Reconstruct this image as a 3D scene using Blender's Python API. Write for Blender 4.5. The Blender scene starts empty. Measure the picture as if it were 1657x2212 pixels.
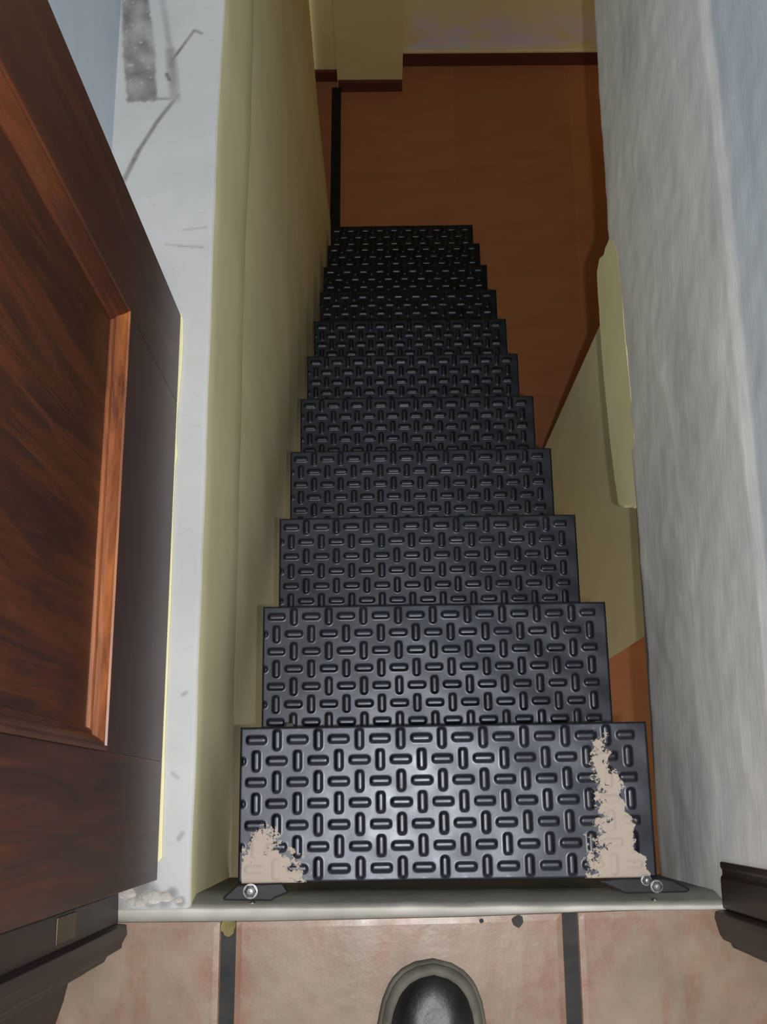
import bpy, math, random
import numpy as np
from mathutils import Vector, Matrix, noise as mnoise
random.seed(4)
sc = bpy.context.scene
C = sc.collection

# ---------------------------------------------------------------- camera
F, CX, CY, H = 2400.0, 828.5, 1106.0, 1.35          # focal length in pixels of the 1657x2212 frame, eye height
yc = Vector((-68.5, 9206, F)).normalized()           # world forward seen by the lens (right, up, depth)
k_ = F*F/(68.5**2+9206**2)
zc = -Vector((68.5*k_, -9206*k_, F)).normalized()
xc = zc.cross(yc)
if xc.x < 0: xc = -xc
def ray(u, v):
    d = Vector(((u-CX)/F, -(v-CY)/F, 1.0))
    return Vector((d.dot(xc), d.dot(yc), d.dot(zc)))
def on_z(u, v, z):
    r = ray(u, v); return Vector((0, 0, H))+r*((z-H)/r.z)
def on_x(u, v, x):
    r = ray(u, v); return Vector((0, 0, H))+r*(x/r.x)
cam = bpy.data.cameras.new('camera'); camo = bpy.data.objects.new('camera', cam); C.objects.link(camo)
right = Vector((xc.x, yc.x, zc.x)); up = Vector((xc.y, yc.y, zc.y)); fwd = Vector((xc.z, yc.z, zc.z))
M = Matrix.Identity(4)
for r_ in range(3):
    M[r_][0] = right[r_]; M[r_][1] = up[r_]; M[r_][2] = -fwd[r_]
M[2][3] = H
camo.matrix_world = M
cam.sensor_fit = 'VERTICAL'; cam.sensor_height = 36.0; cam.lens = 36.0*F/2212.0
cam.clip_start = 0.02
sc.camera = camo

# ---------------------------------------------------------------- light
w = bpy.data.worlds.new('room_light'); sc.world = w; w.use_nodes = True
w.node_tree.nodes['Background'].inputs[0].default_value = (0.97, 0.99, 1.0, 1)
w.node_tree.nodes['Background'].inputs[1].default_value = 0.36
def lamp(name, kind, loc, energy, col, size=0.1, size_y=None, rot=(0, 0, 0)):
    l = bpy.data.lights.new(name, kind); l.energy = energy; l.color = col
    if kind == 'AREA':
        l.size = size
        if size_y: l.shape = 'RECTANGLE'; l.size_y = size_y
    else: l.shadow_soft_size = size
    o = bpy.data.objects.new(name, l); C.objects.link(o); o.location = loc; o.rotation_euler = rot
    return o
lamp('camera_flash', 'POINT', (0.045, -0.015, 1.36), 34.0, (1.0, 0.97, 0.95), 0.008)
lamp('overhead_fill', 'AREA', (0.01, 0.7, 2.3), 1.6, (1.0, 0.98, 0.94), 0.72, 1.7)  # unseen soft fill added above the stairwell
lamp('lower_room_fill', 'POINT', (1.5, 1.6, -0.7), 6.5, (1.0, 0.82, 0.62), 0.1)  # warm fill added to brighten the room below, source unseen
sc.view_settings.view_transform = 'Standard'; sc.view_settings.look = 'None'
sc.view_settings.exposure = 0.8; sc.view_settings.gamma = 1.0; sc.view_settings.use_curve_mapping = False

# ---------------------------------------------------------------- materials
def srgb(r, g, b):
    f = lambda c: (c/255/12.92) if c/255 <= .04045 else ((c/255+.055)/1.055)**2.4
    return (f(r), f(g), f(b), 1)
class Mat:
    def __init__(s, name, rough=.6, metal=0, spec=.5):
        s.m = bpy.data.materials.new(name); s.m.use_nodes = True
        s.nt = s.m.node_tree; s.n = s.nt.nodes; s.b = s.n['Principled BSDF']
        s.b.inputs['Roughness'].default_value = rough; s.b.inputs['Metallic'].default_value = metal
        s.b.inputs['Specular IOR Level'].default_value = spec
        s.co = None
    def L(s, a, b): s.nt.links.new(a, b)
    def coord(s, scale=(1, 1, 1), rot=(0, 0, 0)):
        tc = s.n.new('ShaderNodeTexCoord'); mp = s.n.new('ShaderNodeMapping')
        mp.inputs['Scale'].default_value = scale; mp.inputs['Rotation'].default_value = rot
        s.L(tc.outputs['Object'], mp.inputs[0]); return mp.outputs[0]
    def noise(s, scale, detail=4, rough=.55, vec=(1, 1, 1), dist=0):
        t = s.n.new('ShaderNodeTexNoise'); t.inputs['Scale'].default_value = scale
        t.inputs['Detail'].default_value = detail; t.inputs['Roughness'].default_value = rough
        t.inputs['Distortion'].default_value = dist
        s.L(s.coord(vec), t.inputs['Vector']); return t.outputs['Fac']
    def rng(s, x, a, b, c=0, d=1):
        t = s.n.new('ShaderNodeMapRange'); s.L(x, t.inputs[0])
        for i, v in enumerate((a, b, c, d)): t.inputs[i+1].default_value = v
        return t.outputs[0]
    def mul(s, x, y, op='MULTIPLY'):
        t = s.n.new('ShaderNodeMath'); t.operation = op; s.L(x, t.inputs[0])
        if hasattr(y, 'links'): s.L(y, t.inputs[1])
        else: t.inputs[1].default_value = y
        return t.outputs[0]
    def attr(s, name):
        t = s.n.new('ShaderNodeAttribute'); t.attribute_name = name; return t.outputs['Fac']
    def mix(s, f, a, b):
        t = s.n.new('ShaderNodeMix'); t.data_type = 'RGBA'; s.L(f, t.inputs[0])
        for v, i in ((a, 6), (b, 7)):
            if isinstance(v, tuple): t.inputs[i].default_value = v
            else: s.L(v, t.inputs[i])
        return t.outputs[2]
    def color(s, c):
        if isinstance(c, tuple): s.b.inputs['Base Color'].default_value = c
        else: s.L(c, s.b.inputs['Base Color'])
        return s
    def bump(s, h, strength=.3, dist=.002):
        t = s.n.new('ShaderNodeBump'); t.inputs['Strength'].default_value = strength
        t.inputs['Distance'].default_value = dist; s.L(h, t.inputs['Height']); s.L(t.outputs[0], s.b.inputs['Normal'])
        return s
    def roughness(s, x): s.L(x, s.b.inputs['Roughness']); return s

def paint(name, a, b, scale=6, rough=.75, streak=(1, 1, 1), bump=.25):
    m = Mat(name, rough, spec=.3)
    n = m.rng(m.noise(scale, 5, .6, streak), .3, .7)
    m.color(m.mix(n, a, b)); m.bump(m.noise(60, 4, .6), bump, .001); return m.m
yellow = paint('yellow_paint', srgb(226, 219, 172), srgb(238, 231, 188), 5)
yellow_low = paint('yellow_paint_lower', srgb(232, 221, 178), srgb(242, 232, 192), 3, streak=(1, 2.5, .5))
yellow_room = paint('yellow_room_paint', srgb(214, 200, 142), srgb(224, 211, 156), 4)
bluish = paint('bluish_white_wall', srgb(182, 194, 206), srgb(198, 208, 216), 5)

# back wall, with the pale lilac salts creeping up from the base
m = Mat('salt_stained_wall', .85, spec=.2)
st = m.mul(m.attr('stain'), m.rng(m.noise(7, 6, .7, (.7, 1, 1.4)), .38, .56))
m.color(m.mix(st, srgb(232, 220, 172), srgb(226, 220, 232))); m.bump(m.noise(40, 4), .3, .002); salt = m.m

# right wall: brushed whitewash over grey render
m = Mat('brushed_whitewash', .85, spec=.2)
a = m.noise(14, 6, .65, (1, .35, 1.0), .6); b = m.noise(3.2, 4, .6); c = m.noise(90, 3, .6, (1, .05, 1))
base = m.mix(m.rng(b, .35, .65), srgb(198, 198, 198), srgb(220, 220, 218))
base = m.mix(m.mul(m.rng(a, .5, .72), .6), base, srgb(236, 235, 230))
base = m.mix(m.mul(m.rng(c, .55, .75), .35), base, srgb(246, 245, 240))
base = m.mix(m.attr('rim'), base, srgb(214, 206, 160))
base = m.mix(m.attr('cool'), base, srgb(186, 200, 210))
m.color(base); m.bump(m.noise(45, 5, .65, (1, .3, 1), .4), .45, .002); whitewash = m.m

# ledge: white plaster with dirt
m = Mat('white_plaster_ledge', .8, spec=.3)
dn = m.rng(m.noise(26, 5, .6), .3, .7, .5, 1.05)
dirt = m.mul(m.attr('stain'), dn)
base = m.mix(m.rng(m.noise(5, 4), .35, .65), srgb(178, 180, 180), srgb(192, 193, 192))
base = m.mix(m.mul(m.rng(m.noise(20, 5, .7, (1.5, 4, 1)), .6, .75), .25), base, srgb(120, 118, 116))
base = m.mix(dirt, base, srgb(74, 68, 62))
m.color(base); m.bump(m.noise(50, 5), .3, .0015); ledge_mat = m.m

def stone(name, a, b, rough=.8):
    m = Mat(name, rough, spec=.3)
    f = m.rng(m.noise(18, 6, .65, (.5, 1, 1)), .35, .68)
    base = m.mix(f, a, b)
    base = m.mix(m.mul(m.rng(m.noise(9, 3), .62, .72), .4), base, srgb(170, 140, 118))
    base = m.mix(m.attr('worn'), base, srgb(214, 211, 202))  # paler mix, set only on the sill and strongest along its ridge
    m.color(base); m.bump(m.noise(70, 5), .4, .0015); return m.m
cement = stone('grey_cement', srgb(112, 112, 106), srgb(136, 134, 126))
grout = stone('dark_grout', srgb(36, 38, 42), srgb(62, 60, 56))
rubble = stone('cement_crumb', srgb(150, 148, 142), srgb(205, 200, 195))

# upper floor tiles
m = Mat('rustic_floor_tile', .38, spec=.5)
r1 = m.rng(m.noise(8, 5, .62, (1.6, .7, 1), .8), .46, .66)
r2 = m.rng(m.noise(34, 5, .7), .3, .62)
red = m.mul(m.mul(r1, r2), .8)
edge = m.mul(m.attr('stain'), m.rng(m.noise(16, 6, .7, (1, .8, 1)), .42, .62))
mx = m.n.new('ShaderNodeMath'); mx.operation = 'MAXIMUM'; m.L(red, mx.inputs[0]); m.L(edge, mx.inputs[1])
base = m.mix(m.rng(m.noise(14, 5, .6), .35, .65), srgb(120, 106, 88), srgb(138, 120, 102))
base = m.mix(mx.outputs[0], base, srgb(118, 60, 42))
m.color(base); m.bump(m.noise(30, 5, .6), .3, .002); m.roughness(m.rng(m.noise(12, 4), .3, .7, .3, .5)); tile_mat = m.m

# lower floor: reddish brown tile with thin pale joints
m = Mat('brown_floor_tile', .5, spec=.3)
br = m.n.new('ShaderNodeTexBrick'); m.L(m.coord(), br.inputs['Vector'])
br.offset = 0; br.inputs['Scale'].default_value = 1; br.inputs['Brick Width'].default_value = .44; br.inputs['Row Height'].default_value = .44
br.inputs['Mortar Size'].default_value = .0014; br.inputs['Mortar Smooth'].default_value = .2
br.inputs['Color1'].default_value = srgb(166, 110, 76); br.inputs['Color2'].default_value = srgb(172, 115, 80); br.inputs['Mortar'].default_value = srgb(178, 118, 84)
m.color(m.mix(m.mul(m.rng(m.noise(12, 4, .6, (.4, 1.5, 1)), .35, .7), .5), br.outputs['Color'], srgb(158, 98, 66)))
brown = m.m

def wood(name, vec, dark, light, rough=.42, lo=.42, hi=.72):
    m = Mat(name, rough, spec=.5)
    a = m.noise(55, 6, .72, vec, .8); b = m.noise(5, 4, .6, tuple(.6*q+.2 for q in vec), .5)
    f = m.mul(m.rng(a, lo, hi), m.rng(b, .3, .7, .3, 1))
    m.color(m.mix(f, dark, light)); m.bump(m.noise(60, 5, .7, vec), .12, .0006)
    m.b.inputs['Coat Weight'].default_value = .06; m.b.inputs['Coat Roughness'].default_value = .25
    return m.m
wood_v = wood('mahogany_upright_grain', (1, 1, .07), srgb(44, 19, 9), srgb(92, 44, 17))
wood_h = wood('mahogany_level_grain', (1, .07, 1), srgb(48, 22, 14), srgb(72, 34, 18))
wood_mould_lit = wood('mahogany_moulding_lit', (1, .08, .3), srgb(82, 38, 14), srgb(188, 112, 54))  # level mouldings: light falling on them is put into the colour
wood_upm_shaded = wood('mahogany_upright_shaded', (1, 1, .07), srgb(54, 25, 11), srgb(104, 54, 24))  # same moulding wood, shade on the uprights put into the colour
wood_frame = wood('dark_frame_wood', (1, 1, .07), srgb(30, 22, 20), srgb(44, 31, 26), .5)

m = Mat('black_painted_steel', .42, 0, .55)
pl = m.attr('plaster')
pn = m.mul(m.mul(m.noise(75, 7, .75), -.5, 'ADD'), 2.4); ps = m.mul(pl, pn, 'ADD')
mask = m.rng(ps, .48, .52)
base = m.mix(m.rng(m.noise(20, 5, .7), .35, .75), srgb(4, 5, 10), srgb(9, 11, 19))
base = m.mix(m.mul(m.rng(m.noise(40, 4, .7), .64, .72), .35), base, srgb(50, 50, 52))
m.color(m.mix(mask, base, srgb(166, 154, 142)))
rr = m.n.new('ShaderNodeMix'); rr.data_type = 'FLOAT'; m.L(mask, rr.inputs[0]); m.L(m.rng(m.noise(25, 4), .3, .7, .31, .41), rr.inputs[2]); rr.inputs[3].default_value = .9
m.b.inputs['Specular Tint'].default_value = (.82, .89, 1, 1); m.roughness(rr.outputs[0]); m.bump(m.noise(120, 3), .15, .0004); steel = m.m
m = Mat('plain_black_steel', .5, 0, .3); m.color(m.mix(m.rng(m.noise(30, 4), .3, .7), srgb(10, 10, 12), srgb(24, 24, 28))); m.bump(m.noise(80, 4), .2, .0005); black = m.m
m = Mat('zinc_bolt', .36, .8); m.color(m.mix(m.noise(50), srgb(92, 96, 98), srgb(120, 122, 124))); zinc = m.m
m = Mat('dull_hinge_metal', .45, .7); m.color(m.mix(m.noise(60), srgb(70, 60, 46), srgb(98, 86, 66))); hinge_m = m.m
m = Mat('black_boot_leather', .38, 0, .5); m.color(m.mix(m.rng(m.noise(30, 5), .35, .7), srgb(10, 11, 12), srgb(26, 26, 26))); m.bump(m.noise(70, 6, .75), .6, .0012); leather = m.m
m = Mat('dusty_rubber_sole', .75, 0, .3); m.color(m.mix(m.rng(m.noise(22, 5), .35, .65), srgb(74, 73, 66), srgb(100, 98, 88))); m.bump(m.noise(60, 5), .4, .001); rubber = m.m
m = Mat('grey_lace', .8); m.color(m.mix(m.noise(90), srgb(30, 30, 30), srgb(60, 58, 56))); lace_m = m.m

# ---------------------------------------------------------------- mesh helpers
def link(name, verts, faces, mat, parent=None, org=None, smooth=False, attrs=None, mats=None, mi=None):
    me = bpy.data.meshes.new(name)
    o_ = Vector(org) if org is not None else (parent.location if parent is not None else Vector((0, 0, 0)))
    me.from_pydata([tuple(Vector(v)-o_) for v in verts], [], faces)
    for mm in (mats or [mat]): me.materials.append(mm)
    if mi:
        for p, i in zip(me.polygons, mi): p.material_index = i
    for k, vals in (attrs or {}).items():
        a = me.attributes.new(k, 'FLOAT', 'POINT'); a.data.foreach_set('value', np.asarray(vals, dtype=np.float32))
    if smooth: me.polygons.foreach_set('use_smooth', [True]*len(me.polygons))
    me.update(); me.validate()
    o = bpy.data.objects.new(name, me); C.objects.link(o)
    if parent is not None: o.parent = parent
    else: o.location = o_
    return o
def bevel(o, w=.002, seg=2):
    b = o.modifiers.new('bevel', 'BEVEL'); b.width = w; b.segments = seg; b.limit_method = 'ANGLE'; b.angle_limit = math.radians(40)
    return o
BF = [(0, 3, 2, 1), (4, 5, 6, 7), (0, 1, 5, 4), (1, 2, 6, 5), (2, 3, 7, 6), (3, 0, 4, 7)]
def boxv(x0, x1, y0, y1, z0, z1):
    return [(x0, y0, z0), (x1, y0, z0), (x1, y1, z0), (x0, y1, z0), (x0, y0, z1), (x1, y0, z1), (x1, y1, z1), (x0, y1, z1)]
def box(name, b, mat, parent=None, bv=0, **k):
    o = link(name, boxv(*b), BF, mat, parent, **k)
    if bv: bevel(o, bv)
    return o
def boxes(name, bs, mat, parent=None, bv=0):
    v = []; f = []
    for b in bs:
        n = len(v); v += boxv(*b); f += [tuple(i+n for i in q) for q in BF]
    o = link(name, v, f, mat, parent)
    if bv: bevel(o, bv)
    return o
def prism(name, poly, axis, a, b, mat, parent=None, **k):
    """poly: 2D points in the plane across axis, extruded from a to b"""
    def P(p, t):
        return {'z': (p[0], p[1], t), 'x': (t, p[0], p[1]), 'y': (p[0], t, p[1])}[axis]
    n = len(poly)
    ar = sum(poly[i][0]*poly[(i+1) % n][1]-poly[(i+1) % n][0]*poly[i][1] for i in range(n))
    if (ar < 0) != (axis == 'y'): poly = poly[::-1]
    v = [P(p, a) for p in poly]+[P(p, b) for p in poly]
    f = [tuple(range(n))[::-1], tuple(range(n, 2*n))]+[(i, (i+1) % n, (i+1) % n+n, i+n) for i in range(n)]
    return link(name, v, f, mat, parent, **k)
def struct(o): o['kind'] = 'structure'; return o
def empty(name, loc):
    o = bpy.data.objects.new(name, None); C.objects.link(o); o.location = loc; o.empty_display_size = .1; return o
def tag(o, label, cat, group=None):
    o['label'] = label; o['category'] = cat
    if group: o['group'] = group
    return o
def vn(x, y, z): return mnoise.noise(Vector((x, y, z)))
def grid_faces(nx, ny): return [(j*nx+i, j*nx+i+1, (j+1)*nx+i+1, (j+1)*nx+i) for j in range(ny-1) for i in range(nx-1)]

# ---------------------------------------------------------------- the place
LX, LW, SY, RX, SLAB = -.226, -.369, -.1178, .390, -.335    # ledge edge, upper left wall, sill edge, right wall, slab underside
LF = -2.29                                                   # lower floor

smear = paint('yellowed_smear', srgb(96, 88, 52), srgb(128, 118, 74), 60)
# upper floor: tiles in a dark joint
tile_y = lambda x: np.interp(x, [-.31, -.146, .0876, .3766, .45], [-.1306, -.1306, -.1272, -.1192, -.1185])
cols = [(-1.3, -.975), (-.958, -.585), (-.568, -.1895), (-.1735, .2025), (.2185, .596), (.612, 1.0)]
rows_ = [(-.515, None), (-.905, -.53), (-1.295, -.92), (-1.6, -1.31)]
v = []; f = []; at = []
random.seed(2)
def tile(x0, x1, y0, y1f):
    nx, ny = 60, 60
    base_i = len(v); v_loc = []
    for j in range(ny):
        for i in range(nx):
            s, t = [0 if q == 0 else 1 if q == 59 else .004+.992*(q-1)/57 for q in (i, j)]
            x = x0+(x1-x0)*s; top = y1f(x) if callable(y1f) else y1f
            y = y0+(top-y0)*t
            d = min(s, 1-s)*(x1-x0); e = min(t, 1-t)*(top-y0); dd = min(d, e)
            z = -.0015*max(0, 1-dd/.006)**2+.0006*vn(x*14, y*14, 0)
            if 0 in (i, j) or i == nx-1 or j == ny-1: z = -.0045
            v.append((x, y, z))
            nn = .5+.5*vn(x*9+3, y*9, 2)
            at.append(max(0, 1-dd/(.02+.11*nn*nn))*.8*min(1, .45+dd/.01))
    for q in grid_faces(nx, ny): f.append(tuple(a+base_i for a in q))
for (x0, x1) in cols:
    for (y0, y1) in rows_: tile(x0, x1, y0, (lambda x: float(tile_y(x))) if y1 is None else y1)
nf = len(f)
def spot(u, v_, r, z, sq=1):
    cx, cy = on_z(u, v_, 0).x, on_z(u, v_, 0).y; n0 = len(v); n = 18
    for k in range(n):
        a = k*math.tau/n; rr_ = r*(1+.25*vn(math.cos(a)*2+u, math.sin(a)*2, 0))
        v.append((cx+rr_*math.cos(a), cy+rr_*sq*math.sin(a), z)); at.append(0)
    f.append(tuple(range(n0, n0+n)))
spot(1118, 1990, .0065, .0011); spot(1040, 1989, .0025, .0011); spot(1560, 1985, .003, .001); nch = len(f)-nf
spot(492, 2002, .0085, -.0028, 1.3); nsm = 1
n0 = len(v); v += boxv(-1.3, 1.0, -1.6, SY, -.05, -.004); f += [tuple(i+n0 for i in q) for q in BF]; at += [0]*8
struct(link('floor', v, f, None, mats=[tile_mat, grout, smear], mi=[0]*nf+[1]*nch+[2]+[1]*6, smooth=False, attrs={'stain': at}))

# cement sill: thin top strip (with rounded nose) and the slab face looking into the stairwell
v = []; f = []; nx = 90; worn = []
prof = lambda ty: [(ty-.0022, -.008), (ty-.0018, .0008), (SY-.0045, .0022), (SY-.001, .0015), (SY+.0012, -.0005), (SY+.0050, -.012), (SY+.0095, -.027), (SY+.0130, -.046), (SY+.0132, SLAB), (SY-.12, SLAB)]
np_ = 10
for i in range(nx):
    x = -.31+.71*i/(nx-1)
    ty = float(tile_y(x))+.0012
    if ty > SY-.003: ty = SY-.003
    for k, (y, z) in enumerate(prof(ty)):
        wob = .0009*vn(x*18, k*.7, 5)+.0006*vn(x*60, k, 1)
        v.append((x, y+(wob if k >= 2 else 0), z+.0006*vn(x*30, k, 9))); worn.append({2: .55, 3: .9, 4: .45}.get(k, .12 if k < 2 else 0)*(.75+.5*vn(x*25, 0, 3)))  # weights of the paler mix peak at the ridge
for i in range(nx-1):
    for k in range(np_-1): f.append((i*np_+k, i*np_+k+1, (i+1)*np_+k+1, (i+1)*np_+k))
struct(link('trim_1', v, [q[::-1] for q in f], cement, smooth=True, attrs={'worn': worn}))
# slab under upper floor = ceiling of the room below
struct(boxes('ceiling', [(-1.3, RX+.001, -1.6, SY-.008, SLAB, -.05), (RX+.006, 2.3, -1.6, 2.9, SLAB, -.05), (-.9, 2.3, 1.8, 2.9, SLAB, 0)], cement))

# left ledge (white top) with its yellow face down to the slab underside
def seg_d(px, py, a, b):
    ax, ay = a; bx, by = b; dx, dy = bx-ax, by-ay
    t = max(0, min(1, ((px-ax)*dx+(py-ay)*dy)/(dx*dx+dy*dy)))
    return math.hypot(px-ax-t*dx, py-ay-t*dy)
def W(u, v_): p = on_z(u, v_, 0); return (p.x, p.y)
def inpoly(x, y, P):
    c = False
    for i in range(len(P)):
        (x1, y1), (x2, y2) = P[i], P[i-1]
        if (y1 > y) != (y2 > y) and x < (x2-x1)*(y-y1)/(y2-y1)+x1: c = not c
    return c
patch = [W(255, -60), W(318, -60), W(322, 0), W(333, 90), W(340, 218), W(276, 222), W(266, 120), W(262, 0)]
segs = [(W(345, -40), W(368, 110), .006, .35), (W(368, 110), W(378, 212), .010, .6), (W(385, 205), W(340, 262), .004, .9),
        (W(340, 262), W(300, 325), .004, .8), (W(300, 325), W(268, 388), .005, .8), (W(372, 130), W(420, 65), .003, .8), (W(420, 65), W(436, 72), .003, .8),
        (W(385, 531), W(438, 534), .0022, .55), (W(358, 528), W(392, 531), .0022, .25), (W(395, 497), W(446, 491), .0022, .3), (W(275, 215), W(385, 212), .003, .7), (W(360, 160), W(366, 172), .004, 1),
        (W(386, 1812), W(394, 1800), .004, .5), (W(372, 1670), W(384, 1680), .003, .4), (W(395, 1500), W(402, 1497), .003, .6)]
rub = [(W(u, v_), r) for u, v_, r in [(300, 1925, .014), (330, 1940, .010), (318, 1915, .008), (355, 1945, .008), (372, 1930, .006), (390, 1948, .005), (280, 1935, .008), (262, 1955, .010), (330, 1922, .006)]]
v = []; f = []; at = []
nx = 84
ys = np.concatenate([np.linspace(SY, 1.25, 620), np.linspace(1.27, 1.8, 20)]); ny = len(ys)
for j, y in enumerate(ys):
    xe = LX+(.0045 if y > .9 else 0)*min(1, (y-.9)/.2 if y > .9 else 0)+.0012*vn(y*9, 0, 0)
    for i in range(nx):
        x = LW-.02+(xe-LW+.02)*i/(nx-1)
        z = .0008*vn(x*25, y*25, 3)
        e = (xe-x)
        if e < .004: z -= .0025*(1-e/.004)
        s = 0
        if y > .6:
            d = min(seg_d(x, y, patch[q], patch[q-1]) for q in range(len(patch)))
            d = (d if inpoly(x, y, patch) else -d)+.0022*vn(x*160, y*90, 1)
            s = .9*max(0, min(1, (d+.0015)/.003))*(.8+.4*vn(x*60, y*40, 5))
            if d > 0 and vn(x*210, y*210, 8) > .6: s *= .1
        for a, b, wd, st in segs:
            d = seg_d(x, y, a, b)
            if d < wd: s = max(s, st*(1-(d/wd)**2))
        for (cx, cy), r in rub:
            d = math.hypot(x-cx, y-cy)
            if d < r*1.5: s = max(s, .75*(1-(d/r/1.5)**2)); z += .002*max(0, 1-d/r)
        v.append((x, y, z)); at.append(s)
f = grid_faces(nx, ny); mi = [0]*len(f)
n0 = len(v); zl = [-.004, -.06, -.15, -.24, -.315, -.33]
for j, y in enumerate(ys):
    for k, z in enumerate(zl):
        sag = .0 if k < 3 else .03*max(0, 1-(y-SY)/1.6)*(k-2)/3
        x = v[j*nx+nx-1][0]+(.0003 if k == 0 else .001*vn(y*6, z*6, 7)) if k else v[j*nx+nx-1][0]+.0003
        if k == 5: x -= .004
        v.append((x, y, z-sag)); at.append(0)
for j in range(ny-1):
    for k in range(len(zl)-1):
        a = n0+j*6+k; f.append((a, a+1, a+7, a+6)); mi.append(1)
    f.append((j*nx+nx-1, n0+j*6, n0+(j+1)*6, (j+1)*nx+nx-1)); mi.append(1)
lw_ = struct(link('trim_2', v, f, None, mats=[ledge_mat, yellow], mi=mi, attrs={'stain': at}, smooth=False))
lw_.data.polygons.foreach_set('use_smooth', [True]*len(lw_.data.polygons)); 

# upper left wall behind the ledge
struct(box('wall_left', (LW-.15, LW, SY-.0, 1.8, -.3, 2.4), bluish))
# yellow paint overrun on the ledge along the door foot
E = [(383, 676), (392, 678), (397, 692), (397, 740), (394, 800), (389, 850), (384, 905), (383, 950), (385, 985), (380, 1010), (376, 1100), (374, 1200), (371, 1300), (366, 1400), (362, 1500), (358, 1600), (356, 1700), (353, 1780), (352, 1830), (352, 1852), (344, 1862)]
pts = [W(*p) for p in E]
poly = [(p[0], p[1]) for p in pts]+[(-.290, pts[-1][1]), (-.290, pts[0][1])]
struct(bevel(prism('trim_3', poly, 'z', -.001, .0045, yellow), .0015))
# lower left wall: leans and bends on its way to the floor
v = []; f = []; nz = 26; ny2 = 60
ys2 = np.linspace(-1.0, 2.62, ny2)
for j, y in enumerate(ys2):
    xb = float(np.interp(y, [-1, 1.2, 2.0, 2.3, 2.62], [-.196, -.192, -.1795, -.212, -.248]))
    for k in range(nz):
        t = k/(nz-1); z = -.31+(LF+.31)*t
        xt = LX-.001
        if y > .9: xt += .0045*min(1, (y-.9)/.2)
        x = xt+(xb-xt)*t**1.3+.004*vn(y*2.2, z*2.5, 4)*math.sin(math.pi*t)
        v.append((x, y, z))
struct(link('wall_lower_left', v, [q for q in grid_faces(nz, ny2)], yellow_low, smooth=True))

# right wall with ragged lower edge
ry = [-.118, -.05, .2, .45, .62, .95, 1.42, 1.8]; rz = [-.322, -.321, -.307, -.316, -.335, -.392, -.384, -.38]
ys3 = np.linspace(SY, 1.8, 380)
zs = [0, .006, .014, .03, .06, .1, .14, .18, .22, .26, .3, .34, .38, .42, .46, .5]+[.5+.035*i for i in range(1, 6)]
v = []; f = []; rim = []; cool = []
low = [float(np.interp(y, ry, rz))+.0025*vn(y*16, 1, 1)+.0012*vn(y*60, 4, 1) for y in ys3]
zz_ = list(np.linspace(0, 1, 60))
topz = .42
for j, y in enumerate(ys3):
    for t in zz_:
        z = low[j]+(topz-low[j])*t
        ridge = .215+.012*vn(y*5, 3, 2)
        dz = z-ridge
        x = RX-.0016*vn(y*12, z*12, 6)-.0012*vn(y*30, z*30, 8)+(.0035*max(0, min(1, (dz+.004)/.006)))-.0022*math.exp(-(dz/.003)**2)
        if t == 0: x += .004
        v.append((x, y, z)); rim.append(max(0, 1-(z-low[j])/.008)*(1 if y < .45 else .4)); cool.append(max(0, min(.75, (dz)/.03)))
nt_ = len(zz_)
f = [q[::-1] for q in grid_faces(nt_, len(ys3))]
n0 = len(v)
v += [(RX+.15, SY, -.33), (RX+.15, 1.8, -.33)]; rim += [0, 0]; cool += [0, 0]
f.append(tuple([j*nt_ for j in range(len(ys3))]+[n0+1, n0]))
n0 = len(v)
v += boxv(RX+.003, RX+.15, SY, 1.8, topz-.001, 2.4); f += [tuple(i+n0 for i in q) for q in BF]; rim += [0]*8; cool += [.75]*8
struct(link('wall_right', v, f, whitewash, attrs={'rim': rim, 'cool': cool}, smooth=True))
# lump of yellow plaster hanging under its lower edge
lo_ = [(1311, 518), (1306, 535), (1303, 552), (1294, 562), (1290, 585), (1291, 620), (1296, 700), (1301, 770), (1306, 830), (1313, 900), (1319, 960), (1326, 1020), (1331, 1055), (1336, 1085), (1344, 1096), (1354, 1091), (1366, 1096)]
hi_ = [(1372, 1085), (1373, 1060), (1368, 1000), (1366, 940), (1360, 870), (1353, 800), (1347, 740), (1342, 680), (1338, 620), (1334, 580), (1331, 550), (1322, 520)]
poly = [(p.y, p.z) for p in [on_x(u, q, RX-.003) for u, q in lo_+hi_]]
def dense(P, st=.008):
    out = []
    for i in range(len(P)):
        a, b = P[i], P[(i+1) % len(P)]; n = max(1, int(math.hypot(a[0]-b[0], a[1]-b[1])/st))
        for k in range(n):
            t = k/n; y = a[0]+(b[0]-a[0])*t; z = a[1]+(b[1]-a[1])*t
            out.append((y+.003*vn(y*60, z*50, 0), z+.003*vn(y*60, z*60, 5)))
    return out
dp = dense(poly, .005); o = prism('trim_4', dp, 'x', RX-.0032, RX+.05, yellow)
for vv in o.data.vertices:
    if vv.co.x < RX+.01:
        lowz = float(np.interp(vv.co.y, ry, rz)); vv.co.x += .0032*max(0, min(1, (vv.co.z-lowz+.045)/.055))
struct(o)

# far end of the upper opening
struct(box('wall_back', (LW-.15, RX+.15, 1.8, 1.95, 0, 2.4), bluish))
# front wall either side of the door frame
struct(box('wall_front_left', (-1.3, -.376, -.20, SY, 0, 2.4), bluish))
struct(box('wall_front_right', (.43, 1.0, -.165, SY+.0, 0, 2.4), bluish))

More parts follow.
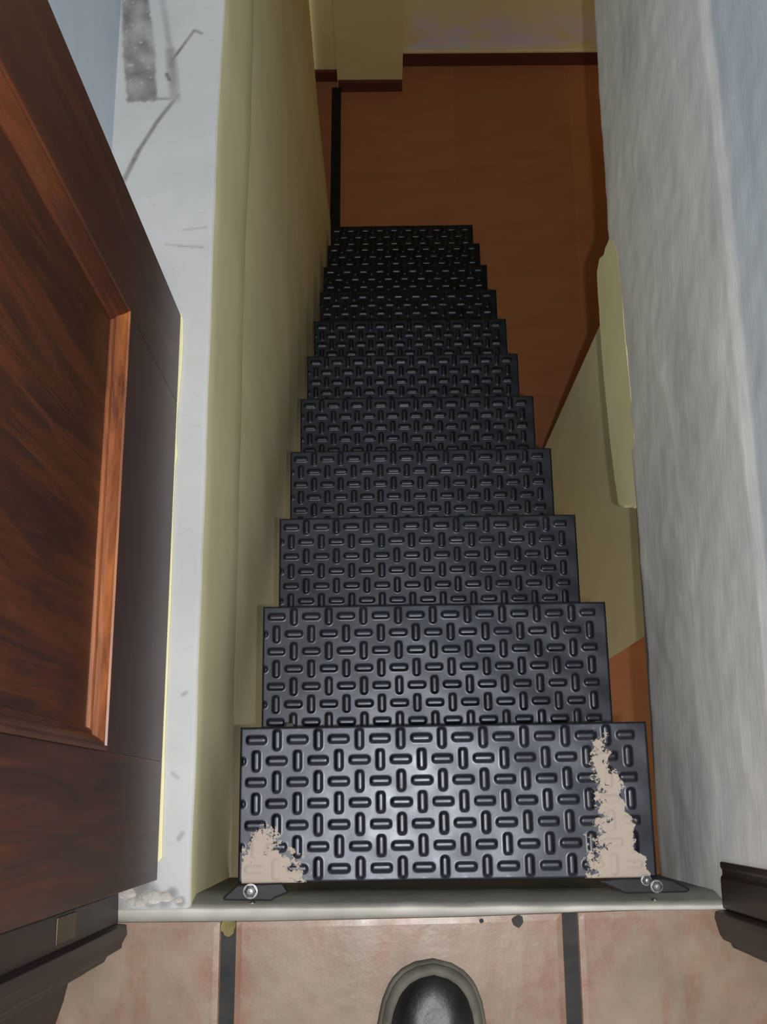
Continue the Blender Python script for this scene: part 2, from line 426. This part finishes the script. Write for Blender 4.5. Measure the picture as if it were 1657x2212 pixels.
# lower room
struct(link('floor_lower', boxv(-.5, 2.3, -1.0, 2.9, LF-.05, LF), BF, brown, org=(.2709-.44, 2.2482-.44*4, LF)))
def salted(name, b, parent=None):
    x0, x1, y0, y1, z0, z1 = b; nx, nz = 60, 60; v = []; at = []
    for j in range(nz):
        for i in range(nx):
            x = x0+(x1-x0)*i/(nx-1); z = z0+(z1-z0)*j/(nz-1); v.append((x, y0, z))
            at.append(max(0, min(1.2, (.33-(z-z0))/.15)) if x > .1 else 0)
    f = grid_faces(nx, nz); n0 = len(v); v += boxv(x0, x1, y0+.001, y1, z0, z1); f += [tuple(i+n0 for i in q) for q in BF]; at += [0]*8
    return link(name, v, f, salt, parent, attrs={'stain': at})
struct(salted('wall_lower_back', (.05, 2.3, 2.70, 2.85, LF, SLAB)))
struct(boxes('wall_lower_pilaster', [(-.159, .0815, 2.59, 2.86, LF, SLAB), (-.30, -.159, 2.635, 2.86, LF, SLAB)], yellow_room))
struct(box('wall_lower_right', (2.2, 2.35, -1.0, 2.9, LF, SLAB), yellow_room))
m = Mat('baseboard_tile', .5, spec=.3); m.color(m.mix(m.noise(12), srgb(82, 44, 34), srgb(100, 56, 40))); bb = m.m
struct(box('baseboard_back', (.083, 2.2, 2.688, 2.70, LF, LF+.075), bb, bv=.002))
struct(box('trim_5', (.083, 2.2, 2.686, 2.70, LF+.0755, LF+.088), paint('pale_caulk', srgb(215, 200, 160), srgb(225, 212, 175)), bv=.003))
struct(boxes('baseboard_pilaster', [(-.156, .0815, 2.579, 2.59, LF, LF+.06), (-.26, -.159, 2.624, 2.635, LF, LF+.06)], bb, bv=.002))
# partition below the right side
pp = [(1.10, 2.03), (.7693, 1.4815), (.5505, 1.1183), (.462, .975), (.53, .322), (.75, .475), (.66, .96), (1.22, 1.96)]
struct(prism('wall_partition', pp, 'z', LF, SLAB, yellow_low))
def off(a, b, d):
    dx, dy = b[0]-a[0], b[1]-a[1]; l = math.hypot(dx, dy); return (dy/l*d, -dx/l*d)
ox, oy = off(pp[0], pp[3], -.008) if False else (-.0095, .0057)
struct(prism('baseboard_partition', [pp[0], pp[3], (pp[3][0]+ox, pp[3][1]+oy), (pp[0][0]+ox, pp[0][1]+oy)], 'z', LF, LF+.035, bb))

# ---------------------------------------------------------------- door frame
def px_poly(P): return [W(*p) for p in P]
lp = px_poly([(256, 1928), (256, 1993), (274, 1997), (275, 2018), (264, 2038), (264, 2047), (231, 2067), (225, 2079), (148, 2121), (138, 2162), (124, 2212)])
inner = lp[0]
post_l = [(-.345, SY+.012), (inner[0], SY+.014), (-.3072, -.1319), (-.345, -.1319)]
frame_z = 2.03
o = empty('door_frame', (0, SY, 0)); o['kind'] = 'structure'; o.name = 'trim_6'
FR = o
bevel(prism('jamb', [(-.368, -.0992), (-.3085, -.0992), (-.3072, -.1335), (-.368, -.1335)], 'z', 0, frame_z, wood_frame, FR), .002)
cas = [(-.3072, -.1330), lp[2], lp[3], lp[4], lp[5], lp[6], lp[7], (-.338, -.1795), (-.342, -.186), lp[8], lp[9], (-.372, -.2387), (-.385, -.247), (-.40, -.2475), (-.52, -.262), (-.56, -.255), (-.56, -.2005), (-.362, -.2005), (-.362, -.1345)]
bevel(prism('casing', cas, 'z', 0, frame_z+.05, wood_frame, FR), .0012)
rp = px_poly([(1567, 1861), (1567, 1955), (1545, 1968), (1555, 2019), (1575, 2031), (1595, 2049), (1657, 2075)])
bevel(prism('jamb', [(.3868, -.070), (.47, -.070), (.47, -.1215), (.3860, -.1215), (.3860, -.088), (.3885, -.084), (.3885, -.079), (.3868, -.076)], 'z', 0, frame_z, wood_frame, FR), .0015)
cas = [(.3905, -.1222), (rp[2][0], rp[2][1]), (.3755, -.131), rp[3], (.384, -.1555), rp[4], (.394, -.164), rp[5], (.415, -.173), rp[6], (.47, -.19), (.50, -.186), (.50, -.1655), (.43, -.1655), (.43, -.1222)]
bevel(prism('casing', cas, 'z', 0, frame_z+.05, wood_frame, FR), .0012)
box('head_jamb', (-.368, .47, -.1335, -.0992, frame_z, frame_z+.045), wood_frame, FR)

# ---------------------------------------------------------------- door leaf
DX, DY0, DY1, DZ0, DZ1 = -.2625, -.0850, .6160, .013, 2.015   # visible face, hinge side, free side
T = .038; pa, pb = .0475, .4947
D = empty('door_1', (DX-T/2, DY0, DZ0)); D['kind'] = 'structure'
pz = [(.292, .93), (1.08, 1.86)]
bevel(box('stile', (DX-T, DX, DY0, pa, DZ0, DZ1), wood_v, D), .0007)
bevel(box('stile', (DX-T, DX, pb, DY1, DZ0, DZ1), wood_v, D), .0007)
for z0, z1 in ((DZ0, pz[0][0]), (pz[0][1], pz[1][0]), (pz[1][1], DZ1)):
    bevel(box('rail', (DX-T, DX-.0001, pa+.0001, pb-.0003, z0, z1), wood_h, D), .0004)
for z0, z1 in pz:
    # recessed field
    box('panel', (DX-T+.012, DX-.0125, pa+.004, pb-.004, z0+.004, z1-.004), wood_v, D)
    # stepped moulding, mitred: (inset from opening, depth relative to face)
    pr = [(0, -.004), (0, .0025), (.0030, .0040), (.0045, .0040), (.0052, .0018), (.0068, .0018), (.0085, .0005), (.0120, -.0035), (.0150, -.0080), (.0160, -.0078), (.0175, -.0080), (.0195, -.0092), (.0208, -.0115), (.0208, -.014)]
    cor = [[(DX+x, pa+d, z0+d), (DX+x, pb-d, z0+d), (DX+x, pb-d, z1-d), (DX+x, pa+d, z1-d)] for d, x in pr]
    for c in range(4):
        c2 = (c+1) % 4; v = []; f = []
        for q in cor: v += [q[c], q[c2]]
        f = [(2*k, 2*k+1, 2*k+3, 2*k+2) for k in range(len(pr)-1)]
        link('moulding', v, f, wood_mould_lit if c % 2 == 0 else wood_upm_shaded, D)  # level runs take the lit tone, uprights the shaded one
# steel door hinges on the jamb side
for hz in (.185, 1.0, 1.8):
    hg = box('hinge', (-.3085, -.3070, -.128, -.103, hz, hz+.065), hinge_m, D, bv=.0006)
    cyl = []; fc = []
    for k in range(12):
        a = k*math.tau/12
        for zz in (hz-.004, hz+.069): cyl.append((-.3035+.0042*math.cos(a), -.0925+.0042*math.sin(a), zz))
    fc = [(2*k, 2*((k+1) % 12), 2*((k+1) % 12)+1, 2*k+1) for k in range(12)]+[tuple(range(0, 24, 2))[::-1], tuple(range(1, 24, 2))]
    link('hinge_pin', cyl, fc, hinge_m, D)

# ---------------------------------------------------------------- steel staircase
TX0, TX1, TD, GO, RI = -.1705, .3150, .1775, .1817, .208
S = empty('metal_staircase', (.07, .0, 0))
tag(S, 'narrow black steel staircase with studded checker plate treads descending from the doorway', 'stairs')
PC = .0245
def plate(x, y):
    """height of the raised lozenges, laid alternately along and across"""
    u = (x-.0075)/PC; w_ = (y-.003)/PC
    i, j = np.floor(u), np.floor(w_); fu, fv = (u-i-.5)*PC, (w_-j-.5)*PC
    hor = ((i+j) % 2 == 0)
    a = np.where(hor, fu, fv); b = np.where(hor, fv, fu)
    L, R = .0078, .0043
    d = np.hypot(np.maximum(np.abs(a)-L, 0), b)
    t = np.clip((R+.0018-d)/.0046, 0, 1)
    return .0021*t*t*(3-2*t)
tw = TX1-TX0
nx, ny = 410, 150
gx = np.linspace(0, tw, nx); gy = np.linspace(0, TD, ny)
XX, YY = np.meshgrid(gx, gy)
ZZ = plate(XX, YY)
edge = np.minimum(np.minimum(XX, tw-XX), np.minimum(YY, TD-YY))
smooth_strip = np.clip((tw-.016-XX)/.002, 0, 1)
ZZ = ZZ*np.clip((edge-.002)/.003, 0, 1)*smooth_strip
ZZ = ZZ-.0015*np.clip(1-edge/.002, 0, 1)**2
ZZ += .0007*np.sin(XX*19+.6)*np.cos(YY*23)+.00035*np.sin(XX*62+YY*30)*np.sin(YY*71+1)*(.4+XX/tw*1.3)           # slight unevenness of the sheet
gv = np.stack([XX.ravel(), YY.ravel(), ZZ.ravel()], 1)
idx = np.arange(nx*ny).reshape(ny, nx)
gf = np.stack([idx[:-1, :-1].ravel(), idx[:-1, 1:].ravel(), idx[1:, 1:].ravel(), idx[1:, :-1].ravel()], 1)
def tread_mesh(pl):
    V = [tuple(r) for r in gv.tolist()]; Fc = [tuple(r) for r in gf.tolist()]
    # folded lips: front and sides turned down, 32 mm
    per = list(idx[0, :])+list(idx[1:, -1])+list(idx[-1, -2::-1])+list(idx[-2:0:-1, 0])
    n0 = len(V); n = len(per)
    for k in per: V.append((V[k][0], V[k][1], -.030))
    for k in range(n): Fc.append((int(per[k]), n0+k, n0+(k+1) % n, int(per[(k+1) % n])))
    Fc.append(tuple(n0+k for k in range(n))[::-1])
    me = bpy.data.meshes.new('tread'); me.from_pydata(V, [], Fc); me.materials.append(steel)
    sm = [True]*len(gf)+[False]*(n+1); me.polygons.foreach_set('use_smooth', sm)
    a = me.attributes.new('plaster', 'FLOAT', 'POINT')
    vals = np.zeros(len(V), dtype=np.float32); vals[:nx*ny] = pl; a.data.foreach_set('value', vals)
    me.update(); return me
# splashes of plaster in the two back corners of the top tread
def blob(cx, cy, rx, ry): return 1.25-np.hypot((XX-cx)/rx, (YY-cy)/ry)*.75
p1 = np.maximum(blob(.030, .004, .042, .040), blob(.030, .045, .022, .022)-.25)
p2 = np.maximum.reduce([blob(.446, .004, .036, .052), blob(.446, .045, .024, .040)-.05, blob(.440, .085, .026, .05)-.22, blob(.428, .13, .018, .05)-.38])
p1 -= 2.0*(XX < .004); p2 -= 3.0*np.clip((XX-(.472-.22*YY+.004*np.sin(YY*130)+.003*np.sin(YY*310+1)))/.02, 0, 1)
pl0 = np.clip(np.maximum(p1, p2), 0, 1.3)
for cx, cy in [(.052, .047), (.058, .046), (.415, .06), (.43, .165), (.41, .152)]:
    pass
me0 = tread_mesh(pl0.ravel()); me1 = tread_mesh(np.zeros(nx*ny))
for i in range(11):
    o = bpy.data.objects.new('tread', me0 if i == 0 else me1); C.objects.link(o); o.parent = S
    sk = .0032 if i < 3 else .002
    o.location = (TX0-S.location.x+(.0006*((i*7) % 5-2)), -.0895+GO*i-S.location.y-.001, -RI*i)
    o.rotation_euler = (0, 0, .0075)
    if i == 0: o['label'] = 'top tread splashed with dried plaster at both back corners'
# raking stringers tucked under the treads
def stringer(x):
    P = []
    for q in range(11):
        y0 = -.088+GO*q; y1 = -.088+GO*(q+1) if q < 10 else y0+.15
        P += [(y0, -.0315-RI*q), (y1, -.0315-RI*q)]
    P += [(P[-1][0], LF), (P[-1][0]-.16, LF), (-.088, -.0315-RI-.05)]
    return prism('stringer', P, 'x', x, x+.008, black, S)
stringer(TX0+.05); stringer(TX1-.058)
# ledges that carry each tread on the stringers
for i in range(1, 11):
    y = -.085+GO*i; z = -RI*i
    box('tread_support', (TX0+.058, TX0+.085, y+.01, y+.15, z-.036, z-.0305), black, S)
    box('tread_support', (TX1-.085, TX1-.058, y+.01, y+.15, z-.036, z-.0305), black, S)

# fixing brackets against the sill
def hexbolt(x, y, z, r, h, parent, ax='z'):
    v = []; f = []
    rings = [(r*1.25, 0, 24), (r*1.25, .0012, 24)]
    n = 24
    prof_ = [(1.3, 0), (1.3, .0013), (1.0, .0014), (1.0, h*.75), (.88, h*.95), (.5, h*1.1), (0.02, h*1.14)]
    for q, (k, zz) in enumerate(prof_):
        for s in range(n):
            a = s*math.tau/n
            rr_ = r*k
            if 2 <= q <= 3: rr_ *= 1/max(math.cos((a % (math.pi/3))-math.pi/6), .5)*.93
            if ax == 'z': v.append((x+rr_*math.cos(a), y+rr_*math.sin(a), z+zz))
            else: v.append((x+rr_*math.cos(a), y+zz, z+rr_*math.sin(a)))
    for q in range(len(prof_)-1):
        for s in range(n):
            a = q*n+s; b = q*n+(s+1) % n; f.append((a, b, b+n, a+n) if ax == 'z' else (a, a+n, b+n, b))
    return link('bolt', v, f, zinc, parent, org=(x, y, z)) if False else link('bolt', v, f, zinc, parent)
def bracket(poly, bolts, face_bolt):
    b = prism('bracket', poly, 'z', .0, .0055, black)
    bevel(b, .0022, 3); b.parent = S; b.location = -S.location
    for (x, y, r, h) in bolts:
        bo = hexbolt(x, y, .0055, r, h, None); bo.parent = b
    x, z = face_bolt
    bo = hexbolt(x, SY+.0005, z, .0036, .006, None, 'y'); bo.parent = b
    return b
bracket([(-.1870, -.1085), (-.1865, -.104), (-.172, -.0915), (-.120, -.0895), (-.112, -.1005), (-.128, -.1065), (-.132, -.1095)], [(-.1560, -.0985, .0065, .006)], (-.1553, -.012))
bracket([(.243, -.090), (.262, -.0985), (.275, -.1045), (.3460, -.1035), (.3500, -.0995), (.3300, -.0900), (.316, -.0875), (.27, -.087)], [(.2990, -.0895, .0048, .008), (.3105, -.0965, .0055, .0065)], (.311, -.012))

# black steel tube lying along the floor from the stair foot to the wall
a0 = on_z(724, 500, LF+.035); a1 = on_z(727, 176, LF+.035)
tb = prism('steel_tube', [(a0.x-.018, 1.99), (a0.x+.017, 1.99), (-.1475, 2.576), (-.1800, 2.576)], 'z', LF, LF+.036, black)
bevel(tb, .003)
tag(tb, 'straight black steel bar lying on the brown floor between stair foot and yellow wall', 'steel bar')

# ---------------------------------------------------------------- cement crumbs on the ledge by the frame
random.seed(11)
for (cx, cy), r in [(W(275, 1930), .0085), (W(327, 1937), .011), (W(300, 1950), .006), (W(356, 1938), .0075), (W(285, 1948), .005), (W(385, 1945), .004)]:
    v = []; f = []
    nu, nv_ = 14, 8
    for j in range(nv_+1):
        for i in range(nu):
            th = math.pi*j/nv_; ph = math.tau*i/nu
            d = Vector((math.sin(th)*math.cos(ph), math.sin(th)*math.sin(ph), math.cos(th)))
            rr_ = r*(1+.35*vn(d.x*2+cx*90, d.y*2+cy*70, d.z*2))
            v.append((cx+d.x*rr_*1.3, cy+d.y*rr_*.75, max(0.0006, .001+d.z*rr_*.38)))
    for j in range(nv_):
        for i in range(nu): f.append((j*nu+i, (j+1)*nu+i, (j+1)*nu+(i+1) % nu, j*nu+(i+1) % nu))
    o = link('cement_crumb', v, f, rubble, org=(cx, cy, 0))
    tag(o, 'small pale crumb of cement on white ledge beside dark door frame', 'debris', 'cement crumbs at the foot of the frame')

# ---------------------------------------------------------------- work shoe
SX, ST = .0520, -.1690       # toe centre and tip
SH = empty('work_shoe', (SX, ST-.14, 0))
tag(SH, 'worn black leather work shoe with grey rubber toe rim on the tiles', 'shoe')
yaw = math.radians(-2)
def half(t, grow=0):
    """half widths (left, right) of the shoe at distance t behind the toe tip"""
    W_ = np.interp(t, [0, .004, .012, .025, .045, .07, .10, .15, .19, .24, .275, .292, .30], [.000, .020, .035, .047, .0555, .0603, .0615, .052, .044, .044, .040, .026, .0])
    return float(W_)
def ring_loft(name, levels, mat, closed_top=True):
    """levels: list of (z, inset, toe_shift)"""
    n = 40; ts = [.30*(.5-.5*math.cos(math.pi*i/n)) for i in range(n+1)]
    v = []; f = []
    for z, ins, sh in levels:
        L_ = []
        for t in ts:
            h = half(t); y = -(t); sc_ = max(0, 1-ins/.0615)
            yy = -(.15+(t-.15)*(1-ins/.15))-sh*(1-t/.3)
            zz = z(t) if callable(z) else z
            L_.append((h*sc_, yy, zz))
        ring = [(x, y, zz) for x, y, zz in L_]+[(-x, y, zz) for x, y, zz in L_[-2:0:-1]]
        v += ring
    m_ = 2*n
    for k in range(len(levels)-1):
        for i in range(m_): f.append((k*m_+i, (k+1)*m_+i, (k+1)*m_+(i+1) % m_, k*m_+(i+1) % m_))
    f.append(tuple(range(m_))); 
    if closed_top: f.append(tuple(range((len(levels)-1)*m_, len(levels)*m_))[::-1])
    c, s = math.cos(yaw), math.sin(yaw)
    v = [(SX+x*c-y*s, ST+x*s+y*c, z) for x, y, z in v]
    return link(name, v, f, mat, SH, smooth=True)
spring = lambda b: (lambda t: b+.010*max(0, 1-t/.07)**2)
ring_loft('sole', [(spring(.0), .006, 0), (spring(.002), .002, 0), (spring(.012), .001, 0), (spring(.020), 0, 0), (spring(.025), .001, 0), (spring(.0275), .004, 0), (spring(.0265), .0105, 0)], rubber)
def top(t):
    return float(np.interp(t, [0, .03, .06, .09, .12, .16, .2, .24, .28, .30], [.050, .060, .066, .074, .088, .104, .108, .104, .100, .098]))
lv = []
for q in range(13):
    a = q/12*math.pi/2
    lv.append(((lambda t, s=math.sin(a): spring(.024)(t)+(top(t)-.024)*s), .012+.040*(1-math.cos(a))**1.15, .0))
ring_loft('upper', lv, leather)
# toe bumper rim: grey rubber rand rising onto the toe
lv = []
for z0, ins in ((.022, .003), (.032, .0045), (.037, .0075), (.039, .0115), (.036, .0150)):
    lv.append((spring(z0), ins, 0))
rd = ring_loft('toe_rim', lv, rubber, False)
# laces far behind the toe
for q in range(5):
    y = ST-.095-.017*q; z = top(.095+.017*q)
    v = []; f = []
    for i in range(15):
        s = (i-7)/7; x = SX+s*.022; zz = z+.0005-.010*s*s
        for k in range(6):
            a = k*math.tau/6; v.append((x, y+.0022*math.cos(a)+.004*s, zz+.0022*math.sin(a)))
    for i in range(14):
        for k in range(6): f.append((i*6+k, i*6+(k+1) % 6, (i+1)*6+(k+1) % 6, (i+1)*6+k))
    link('lace', v, f, lace_m, SH, smooth=True)
